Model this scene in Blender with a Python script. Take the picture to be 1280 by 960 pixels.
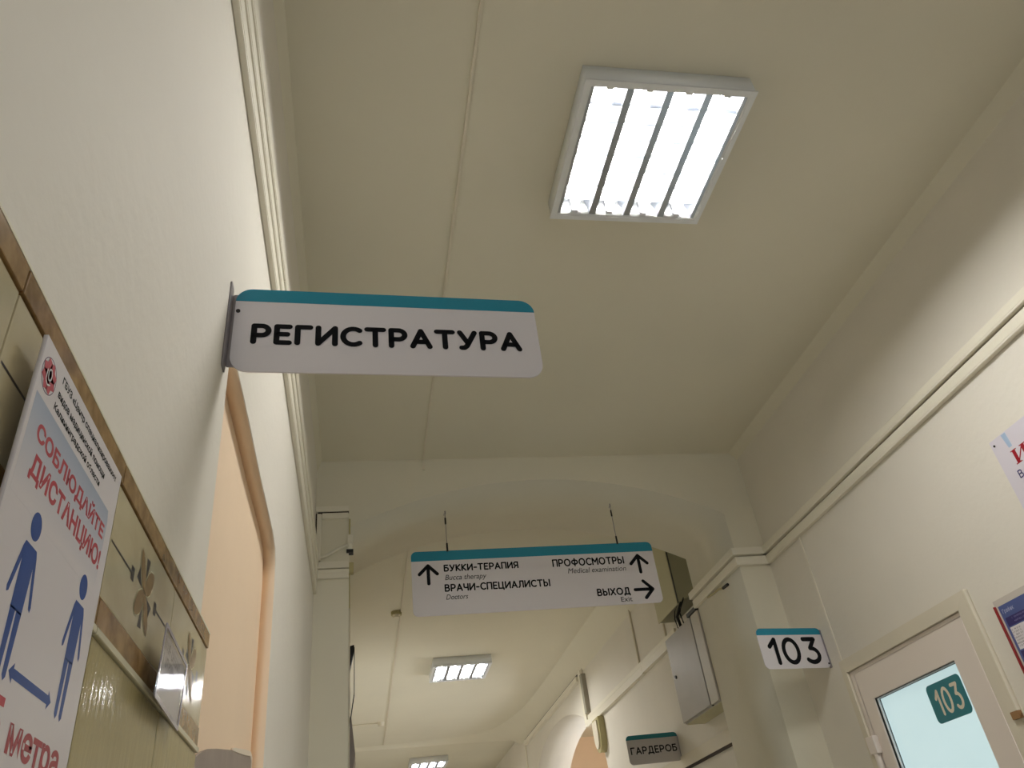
import bpy, bmesh, math, random
from mathutils import Vector, Matrix
S = bpy.context.scene
for o in list(bpy.data.objects): bpy.data.objects.remove(o)
COL = S.collection
random.seed(4)

# ---------------------------------------------------------------- camera
cam_data = bpy.data.cameras.new('camera'); cam = bpy.data.objects.new('camera', cam_data); COL.objects.link(cam)
cam_data.sensor_width = 36.0; cam_data.lens = 36.0 * 980 / 1280; cam_data.clip_start = 0.02; cam_data.clip_end = 60
RX = Vector((0.98165729, -0.15423604, -0.11207231))        # camera right in world axes
RD = Vector((-0.00323217, 0.57428312, -0.81865039))        # camera down
RF = Vector((0.19062663, 0.80399636, 0.56325069))          # camera forward
m = Matrix((RX, -RD, -RF)).transposed().to_4x4(); m.translation = Vector((0, 0, 1.55))
cam.matrix_world = m
S.camera = cam

# ---------------------------------------------------------------- world and exposure
w = bpy.data.worlds.new('world'); S.world = w; w.use_nodes = True
w.node_tree.nodes['Background'].inputs[0].default_value = (0.8, 0.85, 1.0, 1)
w.node_tree.nodes['Background'].inputs[1].default_value = 0.05
S.view_settings.view_transform = 'Standard'; S.view_settings.look = 'None'
S.view_settings.gamma = 1.0; S.view_settings.use_curve_mapping = False
S.view_settings.exposure = 0.07
TUBE_POWER = 128.0          # emission of the ceiling lamp tubes
S.cycles.max_bounces = 10; S.cycles.diffuse_bounces = 7; S.cycles.glossy_bounces = 3
S.cycles.sample_clamp_indirect = 6.0
S.cycles.caustics_reflective = False; S.cycles.caustics_refractive = False

# added unseen area lights: cool fill at the entrance end and in the side room
def added_daylight(name, loc, rot, sx, sy, power, col):
    l = bpy.data.lights.new(name, 'AREA'); l.shape = 'RECTANGLE'; l.size = sx; l.size_y = sy; l.energy = power; l.color = col
    o = bpy.data.objects.new(name, l); COL.objects.link(o); o.location = loc; o.rotation_euler = rot
added_daylight('added_daylight', (1.03, -4.42, 1.9), (math.pi/2, 0, 0), 1.8, 2.2, 26, (0.80, 0.88, 1.0))
added_daylight('added_daylight', (4.8, 8.4, 1.8), (0, math.pi/2, 0), 2.0, 2.0, 92, (0.80, 0.90, 1.0))

# ---------------------------------------------------------------- materials
MATS = {}
def lin(c):
    return tuple((x/12.92 if x <= 0.04045 else ((x+0.055)/1.055)**2.4) for x in c)
def mat(name, rgb, rough=0.6, metal=0.0, noise=0.0, nscale=8.0, bump=0.0, bscale=60.0, emit=0.0, spec=0.5, rgb2=None, detail=6, stretch=None):
    """procedural Principled material; rgb values are display values 0..1"""
    if name in MATS: return MATS[name]
    M_ = bpy.data.materials.new(name); M_.use_nodes = True; N = M_.node_tree.nodes; L = M_.node_tree.links
    b = N['Principled BSDF']; c = lin(rgb)
    b.inputs['Base Color'].default_value = (*c, 1); b.inputs['Roughness'].default_value = rough
    b.inputs['Metallic'].default_value = metal; b.inputs['Specular IOR Level'].default_value = spec
    M_.diffuse_color = (*c, 1)
    tc = N.new('ShaderNodeTexCoord'); src = tc.outputs['Object']
    if stretch:
        mp = N.new('ShaderNodeMapping'); mp.inputs['Scale'].default_value = stretch
        L.new(tc.outputs['Object'], mp.inputs['Vector']); src = mp.outputs[0]
    if noise > 0 or rgb2:
        n_ = N.new('ShaderNodeTexNoise'); n_.inputs['Scale'].default_value = nscale; n_.inputs['Detail'].default_value = detail
        n_.inputs['Distortion'].default_value = 0.35 if rgb2 else 0.0
        L.new(src, n_.inputs['Vector'])
        r = N.new('ShaderNodeValToRGB'); r.color_ramp.elements[0].position = 0.32; r.color_ramp.elements[1].position = 0.68
        if rgb2: c2 = lin(rgb2)
        else: c2 = tuple(x*(1-noise) for x in c)
        r.color_ramp.elements[0].color = (*c2, 1); r.color_ramp.elements[1].color = (*c, 1)
        L.new(n_.outputs['Fac'], r.inputs[0]); L.new(r.outputs[0], b.inputs['Base Color'])
    if bump > 0:
        n2 = N.new('ShaderNodeTexNoise'); n2.inputs['Scale'].default_value = bscale; n2.inputs['Detail'].default_value = 4
        L.new(src, n2.inputs['Vector'])
        bp = N.new('ShaderNodeBump'); bp.inputs['Strength'].default_value = bump; bp.inputs['Distance'].default_value = 0.01
        L.new(n2.outputs['Fac'], bp.inputs['Height']); L.new(bp.outputs[0], b.inputs['Normal'])
    if emit > 0:
        b.inputs['Emission Color'].default_value = (*c, 1); b.inputs['Emission Strength'].default_value = emit
    MATS[name] = M_
    return M_

WALL = mat('painted plaster', (0.91, 0.89, 0.85), 0.7, noise=0.05, nscale=1.6, bump=0.12, bscale=38)
CEIL = mat('painted ceiling', (0.90, 0.88, 0.81), 0.75, noise=0.05, nscale=1.1, bump=0.06, bscale=20)
ARCHM = mat('beam plaster', (0.90, 0.88, 0.81), 0.75, noise=0.05, nscale=1.4, bump=0.08, bscale=26)
PEACH = mat('peach plaster', (0.96, 0.86, 0.745), 0.7, noise=0.05, nscale=3, bump=0.08, bscale=30)
FLOORM = mat('speckled floor', (0.76, 0.74, 0.69), 0.4, noise=0.15, nscale=30)
TRUNK = mat('white plastic trunking', (0.92, 0.90, 0.84), 0.45)
GROOVE = mat('dark joint and shade', (0.24, 0.20, 0.16), 0.8)  # also stands in for shade between the ducts and under the lintel board
PVC = mat('white door plastic', (0.93, 0.89, 0.86), 0.35)
CASING = mat('cream casing paint', (0.885, 0.855, 0.785), 0.5, noise=0.04, nscale=5)
LAMPW = mat('white lamp enamel', (0.93, 0.94, 0.95), 0.4)
ALU = mat('louvre aluminium', (0.80, 0.82, 0.86), 0.28, metal=1.0)
REFL = mat('lamp reflector', (0.96, 0.97, 1.0), 0.35)
SIGNW = mat('sign white', (0.90, 0.88, 0.90), 0.4)
TEAL = mat('sign teal', (0.12, 0.55, 0.66), 0.4)
TEALD = mat('dark teal sticker', (0.13, 0.50, 0.55), 0.45)
INK = mat('black lettering', (0.03, 0.035, 0.065), 0.6, spec=0.2)
INKG = mat('grey lettering', (0.22, 0.22, 0.24), 0.5)
METAL = mat('bracket metal', (0.62, 0.60, 0.62), 0.35, metal=0.7)
DARK = mat('dark screw', (0.10, 0.09, 0.09), 0.5)
CABM = mat('grey cabinet enamel', (0.68, 0.66, 0.64), 0.4, noise=0.08, nscale=7)
CABO = mat('cream cabinet enamel', (0.78, 0.76, 0.63), 0.45, noise=0.05, nscale=5)
CABD = mat('shaded cabinet enamel', (0.56, 0.55, 0.45), 0.45, noise=0.05, nscale=5)  # darker copy of the box enamel, shade of the turned face painted in
BLACK = mat('black plastic', (0.03, 0.035, 0.045), 0.35)
MARB = mat('cream marble tile', (0.82, 0.78, 0.66), 0.13, rgb2=(0.74, 0.69, 0.57), nscale=9, detail=8)
BROWN = mat('brown marble strip', (0.66, 0.53, 0.36), 0.16, rgb2=(0.50, 0.38, 0.23), nscale=42, detail=10)
OLIVE = mat('glossy olive tile', (0.70, 0.65, 0.47), 0.13, noise=0.12, nscale=5, bump=0.10, bscale=90, stretch=(1, 1, 0.12))
PETAL = mat('bronze petal inlay', (0.60, 0.49, 0.32), 0.3, noise=0.25, nscale=60)
NAVYIN = mat('dark inlay', (0.16, 0.14, 0.16), 0.3)
GROUT = mat('pale grout', (0.86, 0.84, 0.76), 0.7)
PAPER = mat('poster paper', (0.89, 0.87, 0.89), 0.33)
PBLUE = mat('pale blue print', (0.74, 0.78, 0.86), 0.33)
RED = mat('red print', (0.74, 0.27, 0.33), 0.4)
DRED = mat('dark red print', (0.62, 0.05, 0.14), 0.4)
BLUE = mat('blue print', (0.14, 0.30, 0.60), 0.4)
PINK = mat('faded red print', (0.68, 0.28, 0.33), 0.4)
NAVY = mat('navy print', (0.20, 0.18, 0.42), 0.4)
BOARDB = mat('blue board print', (0.32, 0.38, 0.60), 0.4)
VIOLET = mat('violet print', (0.45, 0.38, 0.50), 0.4)
REDP = mat('red plastic', (0.55, 0.06, 0.09), 0.4)
GREYB = mat('grey board', (0.62, 0.57, 0.53), 0.6, noise=0.12, nscale=14)
CHIP = mat('chipped pale edge', (0.90, 0.85, 0.78), 0.6)
STRAW = mat('beige plastic', (0.72, 0.68, 0.50), 0.45)
WOODT = mat('wood stop', (0.60, 0.45, 0.28), 0.5)

def emission(name, rgb, strength):
    M_ = bpy.data.materials.new(name); M_.use_nodes = True; N = M_.node_tree.nodes; L = M_.node_tree.links
    N.remove(N['Principled BSDF']); e = N.new('ShaderNodeEmission'); e.inputs[0].default_value = (*rgb, 1); e.inputs[1].default_value = strength
    L.new(e.outputs[0], N['Material Output'].inputs[0]); return M_
TUBE = emission('lit tube', (1.0, 0.98, 0.93), TUBE_POWER)

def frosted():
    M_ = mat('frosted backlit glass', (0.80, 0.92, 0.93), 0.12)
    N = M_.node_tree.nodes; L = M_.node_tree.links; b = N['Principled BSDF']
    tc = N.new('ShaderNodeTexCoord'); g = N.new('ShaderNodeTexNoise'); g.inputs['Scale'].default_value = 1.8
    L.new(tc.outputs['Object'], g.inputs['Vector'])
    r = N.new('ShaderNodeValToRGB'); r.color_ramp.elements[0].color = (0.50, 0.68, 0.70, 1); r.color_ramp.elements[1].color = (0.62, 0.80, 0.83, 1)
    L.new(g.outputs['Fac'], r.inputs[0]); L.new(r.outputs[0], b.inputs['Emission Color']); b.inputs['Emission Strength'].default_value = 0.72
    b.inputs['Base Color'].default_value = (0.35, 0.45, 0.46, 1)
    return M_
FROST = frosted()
def clear():
    M_ = bpy.data.materials.new('clear plastic'); M_.use_nodes = True; N = M_.node_tree.nodes; L = M_.node_tree.links
    b = N['Principled BSDF']; N.remove(b)
    t = N.new('ShaderNodeBsdfTransparent'); mx = N.new('ShaderNodeMixShader'); mx.inputs[0].default_value = 0.30; g = N.new('ShaderNodeBsdfGlossy'); g.inputs['Roughness'].default_value = 0.045; g.inputs['Color'].default_value = (.9, .9, 1, 1)
    L.new(t.outputs[0], mx.inputs[1]); L.new(g.outputs[0], mx.inputs[2]); L.new(mx.outputs[0], N['Material Output'].inputs[0]); return M_
CLEAR = clear()

# ---------------------------------------------------------------- helpers
def link(name, me, parent=None, ms=None):
    o = bpy.data.objects.new(name, me); COL.objects.link(o)
    if ms is not None:
        for x in (ms if isinstance(ms, (list, tuple)) else [ms]): me.materials.append(x)
    if parent: o.parent = parent
    return o
def tag(o, label=None, cat=None, group=None, kind=None):
    if label: o['label'] = label
    if cat: o['category'] = cat
    if group: o['group'] = group
    if kind: o['kind'] = kind
    return o
def empty(name, loc, label, cat, group=None):
    o = bpy.data.objects.new(name, None); COL.objects.link(o); o.location = loc; o.empty_display_size = 0.05
    return tag(o, label, cat, group)
def loc_of(o):
    v = Vector((0, 0, 0))
    while o: v += o.location; o = o.parent
    return v
class MB:
    """collects shapes in world coordinates"""
    def __init__(s): s.bm = bmesh.new()
    def box(s, x0, x1, y0, y1, z0, z1, bev=0.0):
        r = bmesh.ops.create_cube(s.bm, size=1.0); vs = r['verts']
        for v in vs: v.co = Vector(((x0+x1)/2 + v.co.x*(x1-x0), (y0+y1)/2 + v.co.y*(y1-y0), (z0+z1)/2 + v.co.z*(z1-z0)))
        if bev > 0:
            es = list({e for v in vs for e in v.link_edges})
            bmesh.ops.bevel(s.bm, geom=es, offset=bev, segments=2, affect='EDGES', profile=0.6)
        return s
    def tube(s, pts, r, seg=10, caps=True):
        rings = []
        P = [Vector(p) for p in pts]
        for i, p in enumerate(P):
            d = (P[min(i+1, len(P)-1)] - P[max(i-1, 0)]).normalized()
            a = d.orthogonal().normalized() if abs(d.z) > 0.9 else d.cross(Vector((0, 0, 1))).normalized()
            b = d.cross(a)
            rr = r[i] if isinstance(r, (list, tuple)) else r
            rings.append([s.bm.verts.new(p + a*math.cos(2*math.pi*k/seg)*rr + b*math.sin(2*math.pi*k/seg)*rr) for k in range(seg)])
        for i in range(len(rings)-1):
            for k in range(seg):
                s.bm.faces.new((rings[i][k], rings[i][(k+1) % seg], rings[i+1][(k+1) % seg], rings[i+1][k]))
        if caps: s.bm.faces.new(rings[0][::-1]); s.bm.faces.new(rings[-1])
        return s
    def prism(s, poly, axis, a, b):
        """poly: 2D points in the other two axes, extruded along axis from a to b"""
        def P(u, v, t): return {0: Vector((t, u, v)), 1: Vector((u, t, v)), 2: Vector((u, v, t))}[axis]
        A = [s.bm.verts.new(P(u, v, a)) for u, v in poly]; B = [s.bm.verts.new(P(u, v, b)) for u, v in poly]
        s.bm.faces.new(A); s.bm.faces.new(B[::-1]); n = len(poly)
        for i in range(n): s.bm.faces.new((A[i], B[i], B[(i+1) % n], A[(i+1) % n]))
        return s
    def grid(s, rows):
        R = [[s.bm.verts.new(p) for p in row] for row in rows]
        for i in range(len(R)-1):
            for j in range(len(R[0])-1): s.bm.faces.new((R[i][j], R[i][j+1], R[i+1][j+1], R[i+1][j]))
        return s
    def build(s, name, m_, parent=None, smooth=False, loc=None):
        bmesh.ops.recalc_face_normals(s.bm, faces=s.bm.faces)
        off = loc_of(parent) if parent else (Vector(loc) if loc else Vector((0, 0, 0)))
        for v in s.bm.verts: v.co -= off
        me = bpy.data.meshes.new(name); s.bm.to_mesh(me); s.bm.free()
        if smooth:
            for p in me.polygons: p.use_smooth = True
        o = link(name, me, parent, m_)
        if loc and not parent: o.location = loc
        return o
class Frame:
    """a flat working plane: origin, right u, up v, outward n"""
    def __init__(s, o, u, v=(0, 0, 1)):
        s.o = Vector(o); s.u = Vector(u).normalized(); s.v = Vector(v).normalized(); s.n = s.u.cross(s.v)
    def p(s, a, b, c=0.0): return s.o + s.u*a + s.v*b + s.n*c
def from_curve(cu):
    o = bpy.data.objects.new('tmp', cu); COL.objects.link(o)
    dg = bpy.context.evaluated_depsgraph_get()
    me = bpy.data.meshes.new_from_object(o.evaluated_get(dg)); bpy.data.objects.remove(o); bpy.data.curves.remove(cu); return me
def plate(name, F, outline, holes, t0, t1, m_, parent=None):
    """flat plate with holes from n=t0 to n=t1 over the frame"""
    cu = bpy.data.curves.new('c', 'CURVE'); cu.dimensions = '2D'; cu.fill_mode = 'BOTH'; cu.extrude = abs(t1-t0)/2
    for loop in [outline] + list(holes):
        sp = cu.splines.new('POLY'); sp.points.add(len(loop)-1); sp.use_cyclic_u = True
        for q, (a, b) in zip(sp.points, loop): q.co = (a, b, 0, 1)
    me = from_curve(cu); off = loc_of(parent) if parent else Vector((0, 0, 0)); mid = (t0+t1)/2
    for v in me.vertices: v.co = F.p(v.co.x, v.co.y, mid + v.co.z) - off
    bm = bmesh.new(); bm.from_mesh(me); bmesh.ops.remove_doubles(bm, verts=bm.verts, dist=1e-6); bmesh.ops.recalc_face_normals(bm, faces=bm.faces)
    bm.to_mesh(me); bm.free()
    me.materials.clear(); me.name = name
    return link(name, me, parent, m_)
def rrect(x0, y0, x1, y1, r, seg=8):
    rs = r if isinstance(r, (list, tuple)) else [r]*4      # bottom left, bottom right, top right, top left
    out = []
    for (cx, cy, a0, q) in ((x0+rs[0], y0+rs[0], 180, rs[0]), (x1-rs[1], y0+rs[1], 270, rs[1]), (x1-rs[2], y1-rs[2], 0, rs[2]), (x0+rs[3], y1-rs[3], 90, rs[3])):
        if q <= 0: out.append((cx, cy)); continue
        for k in range(seg+1):
            a = math.radians(a0 + 90*k/seg); out.append((cx+q*math.cos(a), cy+q*math.sin(a)))
    return out
def polys(name, F, plist, n, m_, parent, thick=0.00008):
    """several flat shapes printed at height n, joined in one part"""
    bm = bmesh.new(); off = loc_of(parent)
    for k, pl in enumerate(plist):
        A = [bm.verts.new(F.p(a, b, n+thick) - off) for a, b in pl]; f = bm.faces.new(A); f.normal_update()
        if f.normal.dot(F.n) < 0: f.normal_flip()
    me = bpy.data.meshes.new(name); bm.to_mesh(me); bm.free(); return link(name, me, parent, m_)
# ---- stroke lettering: centre lines in cap-height units, swept with round ends
def arc(cx, cy, rx, ry, a0, a1, n=14):
    return [(cx+rx*math.cos(math.radians(a0+(a1-a0)*k/n)), cy+ry*math.sin(math.radians(a0+(a1-a0)*k/n))) for k in range(n+1)]
def G():
    g = {}
    P_ = [[(0, 0), (0, 1), (.3, 1)] + arc(.3, .71, .27, .29, 90, -90) + [(0, .42)]]
    g['Р'] = (.57, P_)
    g['Е'] = (.5, [[(.5, 0), (0, 0), (0, 1), (.5, 1)], [(0, .52), (.42, .52)]])
    g['Г'] = (.5, [[(0, 0), (0, 1), (.5, 1)]])
    g['И'] = (.68, [[(0, 1), (0, 0), (.68, 1), (.68, 0)]])
    g['С'] = (.66, [arc(.42, .5, .42, .5, 52, 308, 22)])
    g['Т'] = (.68, [[(0, 1), (.68, 1)], [(.34, 1), (.34, 0)]])
    g['А'] = (.72, [[(0, 0), (.36, 1), (.72, 0)], [(.13, .3), (.59, .3)]])
    g['У'] = (.64, [[(0, 1), (.33, .28)], [(.64, 1), (.27, .12), (.16, 0), (.04, .0)]])
    g['Б'] = (.57, [[(.5, 1), (0, 1), (0, 0), (.3, 0)] + arc(.3, .29, .27, .29, -90, 90) + [(0, .58)]])
    g['К'] = (.58, [[(0, 0), (0, 1)], [(.55, 1), (.08, .52), (.58, 0)], [(0, .52), (.1, .52)]])
    g['-'] = (.34, [[(0, .42), (.34, .42)]])
    g['П'] = (.64, [[(0, 0), (0, 1), (.64, 1), (.64, 0)]])
    g['Я'] = (.57, [[(.57, 0), (.57, 1), (.27, 1)] + arc(.27, .71, .27, .29, 90, 270) + [(.57, .42)], [(.27, .42), (0, 0)]])
    g['В'] = (.58, [[(0, 0), (0, 1), (.28, 1)] + arc(.28, .765, .23, .235, 90, -90) + [(0, .53)], [(.28, .53)] + arc(.3, .265, .28, .265, 90, -90) + [(0, 0)]])
    g['Ч'] = (.58, [[(0, 1), (0, .62)] + arc(.22, .6, .22, .2, 180, 270, 6) + [(.58, .44)], [(.58, 1), (.58, 0)]])
    g['Ц'] = (.72, [[(0, 1), (0, 0), (.72, 0), (.72, -.2)], [(.6, 1), (.6, 0)]])
    g['Л'] = (.66, [[(0, 0), (.1, .04), (.18, .3), (.2, 1), (.66, 1), (.66, 0)]])
    g['Ы'] = (.82, [[(0, 1), (0, 0), (.25, 0)] + arc(.25, .29, .25, .29, -90, 90) + [(0, .58)], [(.82, 1), (.82, 0)]])
    g['Ф'] = (.86, [arc(.43, .52, .43, .32, 0, 360, 28), [(.43, 1.06), (.43, -.06)]])
    g['О'] = (.84, [arc(.42, .5, .42, .5, 0, 360, 30)])
    g['М'] = (.78, [[(0, 0), (0, 1), (.39, .4), (.78, 1), (.78, 0)]])
    g['Х'] = (.64, [[(0, 1), (.64, 0)], [(.64, 1), (0, 0)]])
    g['Д'] = (.80, [[(0, -.18), (0, 0), (.8, 0), (.8, -.18)], [(.12, 0), (.22, .3), (.24, 1), (.67, 1), (.67, 0)]])
    g['1'] = (.30, [[(0, .70), (.30, 1), (.30, 0)]])
    g['0'] = (.70, [arc(.35, .5, .35, .5, 0, 360, 30)])
    g['3'] = (.62, [[(.02, 1), (.56, 1), (.26, .60)] + arc(.28, .30, .34, .30, 85, -140, 18)])
    g[' '] = (.35, [])
    return g
GL = G()
def ribbons(F, strokes, w_, n, name, m_, parent):
    """strokes: centre lines in frame units"""
    bm = bmesh.new(); off = loc_of(parent)
    def put(poly, k):
        A = [bm.verts.new(F.p(a, b, n + 0.00004*k) - off) for a, b in poly]
        try:
            f = bm.faces.new(A); f.normal_update()
            if f.normal.dot(F.n) < 0: f.normal_flip()
        except ValueError: pass
    for st in strokes:
        pts = [Vector(p) for i, p in enumerate(st) if i == 0 or (Vector(p)-Vector(st[i-1])).length > 1e-9]
        closed = len(pts) > 3 and (pts[0]-pts[-1]).length < 1e-7
        if closed: pts = pts[:-1]
        n_ = len(pts); h_ = w_/2
        def seg(i): return (pts[(i+1) % n_]-pts[i % n_]).normalized()
        def perp(d): return Vector((-d.y, d.x))
        ends = []                                  # (left, right) edge points leaving and entering each joint
        for i in range(n_):
            has_in = closed or i > 0; has_out = closed or i < n_-1
            if has_in and has_out:
                a = seg(i-1) if i > 0 else seg(n_-1); b = seg(i)
                if a.dot(b) > 0.80:                # smooth joint: shared mitre
                    q = (perp(a)+perp(b)).normalized(); q = q*h_/max(q.dot(perp(a)), .5)
                    ends.append((q, q)); continue
                ends.append((perp(a)*h_, perp(b)*h_))
                put([(pts[i].x+h_*math.cos(t*math.pi/8), pts[i].y+h_*math.sin(t*math.pi/8)) for t in range(16)], 3)
            else:
                d = seg(i) if has_out else -seg(i-1); q = perp(d)*h_; ends.append((perp(seg(i-1))*h_, perp(seg(i))*h_) if False else ((perp(-d)*h_), q))
                a0 = math.atan2(q.y, q.x)
                put([(pts[i].x+h_*math.cos(a0+t*math.pi/8), pts[i].y+h_*math.sin(a0+t*math.pi/8)) for t in range(9)], 0)
        for i in range(n_ if closed else n_-1):
            j_ = (i+1) % n_; p, q = pts[i], pts[j_]; e0 = ends[i][1]; e1 = ends[j_][0]
            put([tuple(p+e0), tuple(p-e0), tuple(q-e1), tuple(q+e1)], 0)
    me = bpy.data.meshes.new(name); bm.to_mesh(me); bm.free(); return link(name, me, parent, m_)
def stroke_text(F, text, x0, x1, y0, y1, w_, n, name, m_, parent, track=.30):
    """fit text (outer ink edges) between x0..x1 and y0..y1"""
    adv = 0; items = []
    for ch in text:
        gw, st = GL[ch]; items.append((adv, st)); adv += gw + track
    tot = adv - track
    h = (y1-y0) - w_; sx = ((x1-x0) - w_)/tot
    strokes = [[(x0+w_/2+(a+px)*sx, y0+w_/2+py*h) for px, py in st] for a, sts in items for st in sts]
    return ribbons(F, strokes, w_, n, name, m_, parent)
def font_text(F, text, x0, x1, y0, y1, n, name, m_, parent, bold=0.0, shear=0.0, rot=0.0):
    cu = bpy.data.curves.new('t', 'FONT'); cu.body = text; cu.size = 1; cu.offset = bold; cu.shear = shear; cu.resolution_u = 4
    me = from_curve(cu); xs = [v.co.x for v in me.vertices]; ys = [v.co.y for v in me.vertices]
    ax, bx, ay, by = min(xs), max(xs), min(ys), max(ys); off = loc_of(parent)
    for v in me.vertices:
        a = x0 + (v.co.x-ax)/(bx-ax)*(x1-x0); b = y0 + (v.co.y-ay)/(by-ay)*(y1-y0)
        v.co = F.p(a, b, n) - off
    bm = bmesh.new(); bm.from_mesh(me)
    for f in bm.faces:
        f.normal_update()
        if f.normal.dot(F.n) < 0: f.normal_flip()
    bm.to_mesh(me); bm.free(); me.materials.clear(); me.name = name
    return link(name, me, parent, m_)

H = 3.80; XL = -0.235; XR = 2.30; XR2 = 2.25
# ================================================================= THE SETTING
def structure(o): o['kind'] = 'structure'; return o
structure(MB().box(-1.0, 5.2, -4.6, 17.2, -0.15, 0.0).build('floor', FLOORM))
structure(MB().box(-1.0, 5.2, -4.6, 17.2, H, H+0.15).build('ceiling', CEIL))
# left wall with a shallow painted recess
FL = Frame((XL, 0, 0), (0, 1, 0))
rec = [(1.215, 0.95), (2.18, 0.95), (2.19, 2.2), (2.187, 2.40), (2.176, 2.46), (2.145, 2.492), (2.05, 2.503), (1.75, 2.498), (1.4, 2.503), (1.215, 2.50)]
wl = structure(plate('wall_left', FL, [(-4.6, 0), (3.97, 0), (3.97, H), (-4.6, H)], [rec], -0.16, 0.0, WALL))
cx_, cz_ = 1.7, 1.75
rec_in = [(a-0.0025*(1 if a > cx_ else -1), b-0.0025*(1 if b > cz_ else -1)) for a, b in rec]
rec_out = [(a+0.0005*(1 if a > cx_ else -1), b+0.0005*(1 if b > cz_ else -1)) for a, b in rec]
plate('recess_lining', FL, rec_out, [rec_in], -0.036, -0.0015, PEACH, wl)
rb = MB().box(XL-0.06, XL-0.0335, 1.2, 2.21, 0.93, 2.52).build('recess_panel', PEACH, wl)
# end walls, far left wall
FBK = Frame((XR+0.2, -4.6, 0), (-1, 0, 0))
structure(plate('wall_back', FBK, [(0, 0), (2.895, 0), (2.895, H), (0, H)], [[(.57, .8), (2.37, .8), (2.37, 3.0), (.57, 3.0)]], -.15, 0.0, WALL))
wn = structure(empty('added_window_1', (1.03, -4.6, .8), None, None))  # unseen window, added to go with the cool fill light
plate('added_window_frame', FBK, [(.57, .8), (2.37, .8), (2.37, 3.0), (.57, 3.0)], [[(.63, .86), (1.44, .86), (1.44, 2.94), (.63, 2.94)], [(1.50, .86), (2.31, .86), (2.31, 2.94), (1.50, 2.94)]], -.10, -.05, PVC, wn)
structure(MB().box(XL-0.16, XL, 4.65, 17.0, 0, H).build('wall_left', WALL))
structure(MB().box(XL-0.16, XR+0.2, 17.0, 17.15, 0, H).build('wall_far', WALL))
# right wall with the doorway of room 103
FR = Frame((XR, 0, 0), (0, -1, 0))
wr = structure(plate('wall_right', FR, [(4.6, 0), (4.6, H), (-3.97, H), (-3.97, 0), (-3.56, 0), (-3.56, 2.35), (-2.69, 2.35), (-2.69, 0)], [], -0.2, 0.0, WALL))
# arched beam with its two piers
arcp = []
for k in range(33):
    x = -0.06 + 2.17*k/32; d = x-1.025; arcp.append((x, 3.65-(2.394-math.sqrt(2.394**2-d*d))))
outl = [(XL-0.16, 0), (-0.06, 0)] + arcp + [(2.11, 0), (XR+0.2, 0), (XR+0.2, H), (XL-0.16, H)]
outl = [(x, z) for x, z in outl]
# the pier widens a touch towards the wall side below the trunking (right pier front 2.14)
FA = Frame((0, 4.65, 0), (1, 0, 0))
beam = structure(plate('wall_middle', FA, outl, [], 0.0, 0.68, ARCHM))
# right wall beyond the beam, with a wide arched opening
FR2 = Frame((XR2, 0, 0), (0, -1, 0))
hole = [(-(9.6 + 1.85*math.cos(math.radians(a))), 2.62 + 0.79*math.sin(math.radians(a))) for a in range(0, 181, 6)]
hole = [(-11.45, 0.0)] + hole + [(-7.75, 0.0)]
o2 = [(-4.65, 0), (-4.65, H), (-12.15, H), (-12.15, 0)]
wr2 = structure(plate('wall_right', FR2, [(-4.65, 0), (-4.65, H), (-12.15, H), (-12.15, 0)] + hole, [], -0.44, 0.0, WALL))
structure(MB().box(XR, XR+0.2, 12.15, 17.0, 0, H).build('wall_right', WALL))
# side room seen through that opening
structure(MB().box(4.9, 5.05, 4.6, 13.0, 0, H).build('wall_side', PEACH))
structure(MB().box(XR2+0.45, 5.0, 12.8, 12.95, 0, H).build('wall_side', PEACH))
structure(MB().box(XR2+0.45, 5.0, 4.5, 4.6, 0, H).build('wall_side', PEACH))
# concave cornice of the second section, rounded at its far corner
top = [(2.08, 4.65), (2.08, 9.3), (2.07, 9.9), (2.03, 10.5), (1.94, 11.1), (1.80, 11.6), (1.60, 11.85), (1.2, 11.95), (0.6, 12.0), (XL, 12.02)]
bot = [(2.25, 4.65), (2.25, 9.3), (2.25, 9.9), (2.25, 10.5), (2.25, 11.3), (2.25, 11.95), (2.15, 12.12), (1.6, 12.12), (0.8, 12.12), (XL, 12.12)]
dz = [.2, .2, .2, .21, .21, .17, .08, .055, .045, .035]
rows = []
for k in range(7):
    t = k/6; a = t*math.pi/2
    rows.append([Vector((tx+(bx-tx)*(.65*t+.35*math.sin(a)), ty+(by-ty)*(.65*t+.35*math.sin(a)), H-0.001-d_*(.8*t+.2*(1-math.cos(a))))) for (tx, ty), (bx, by), d_ in zip(top, bot, dz)])
structure(MB().grid(rows).build('trim_1', CEIL, smooth=True))
structure(MB().box(XL, XR, 12.12, 12.3, H-0.035, H).build('trim_2', CEIL))
# small cornice fillets of the first section
structure(MB().prism([(XR, H-0.05), (XR-0.045, H), (XR, H)], 1, -4.6, 3.97).build('trim_3', CEIL))
structure(MB().prism([(XL, H-0.06), (XL, H), (XL+0.025, H)], 1, -4.6, 3.97).build('trim_4', CEIL))
# thin joint strips on the ceiling
structure(MB().box(0.352, 0.364, -4.55, 3.97, H-0.008, H, 0.002).box(0.352, 0.364, 3.960, 3.969, H-0.07, H).build('trim_5', CASING))
for a, b, y0, y1 in ((0.342, 0.318, 4.65, 12.0),):
    structure(MB().prism([(a-0.008, y0), (a+0.006, y0), (b+0.006, y1), (b-0.008, y1)], 2, H-0.010, H).build('trim_6', CASING))

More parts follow.
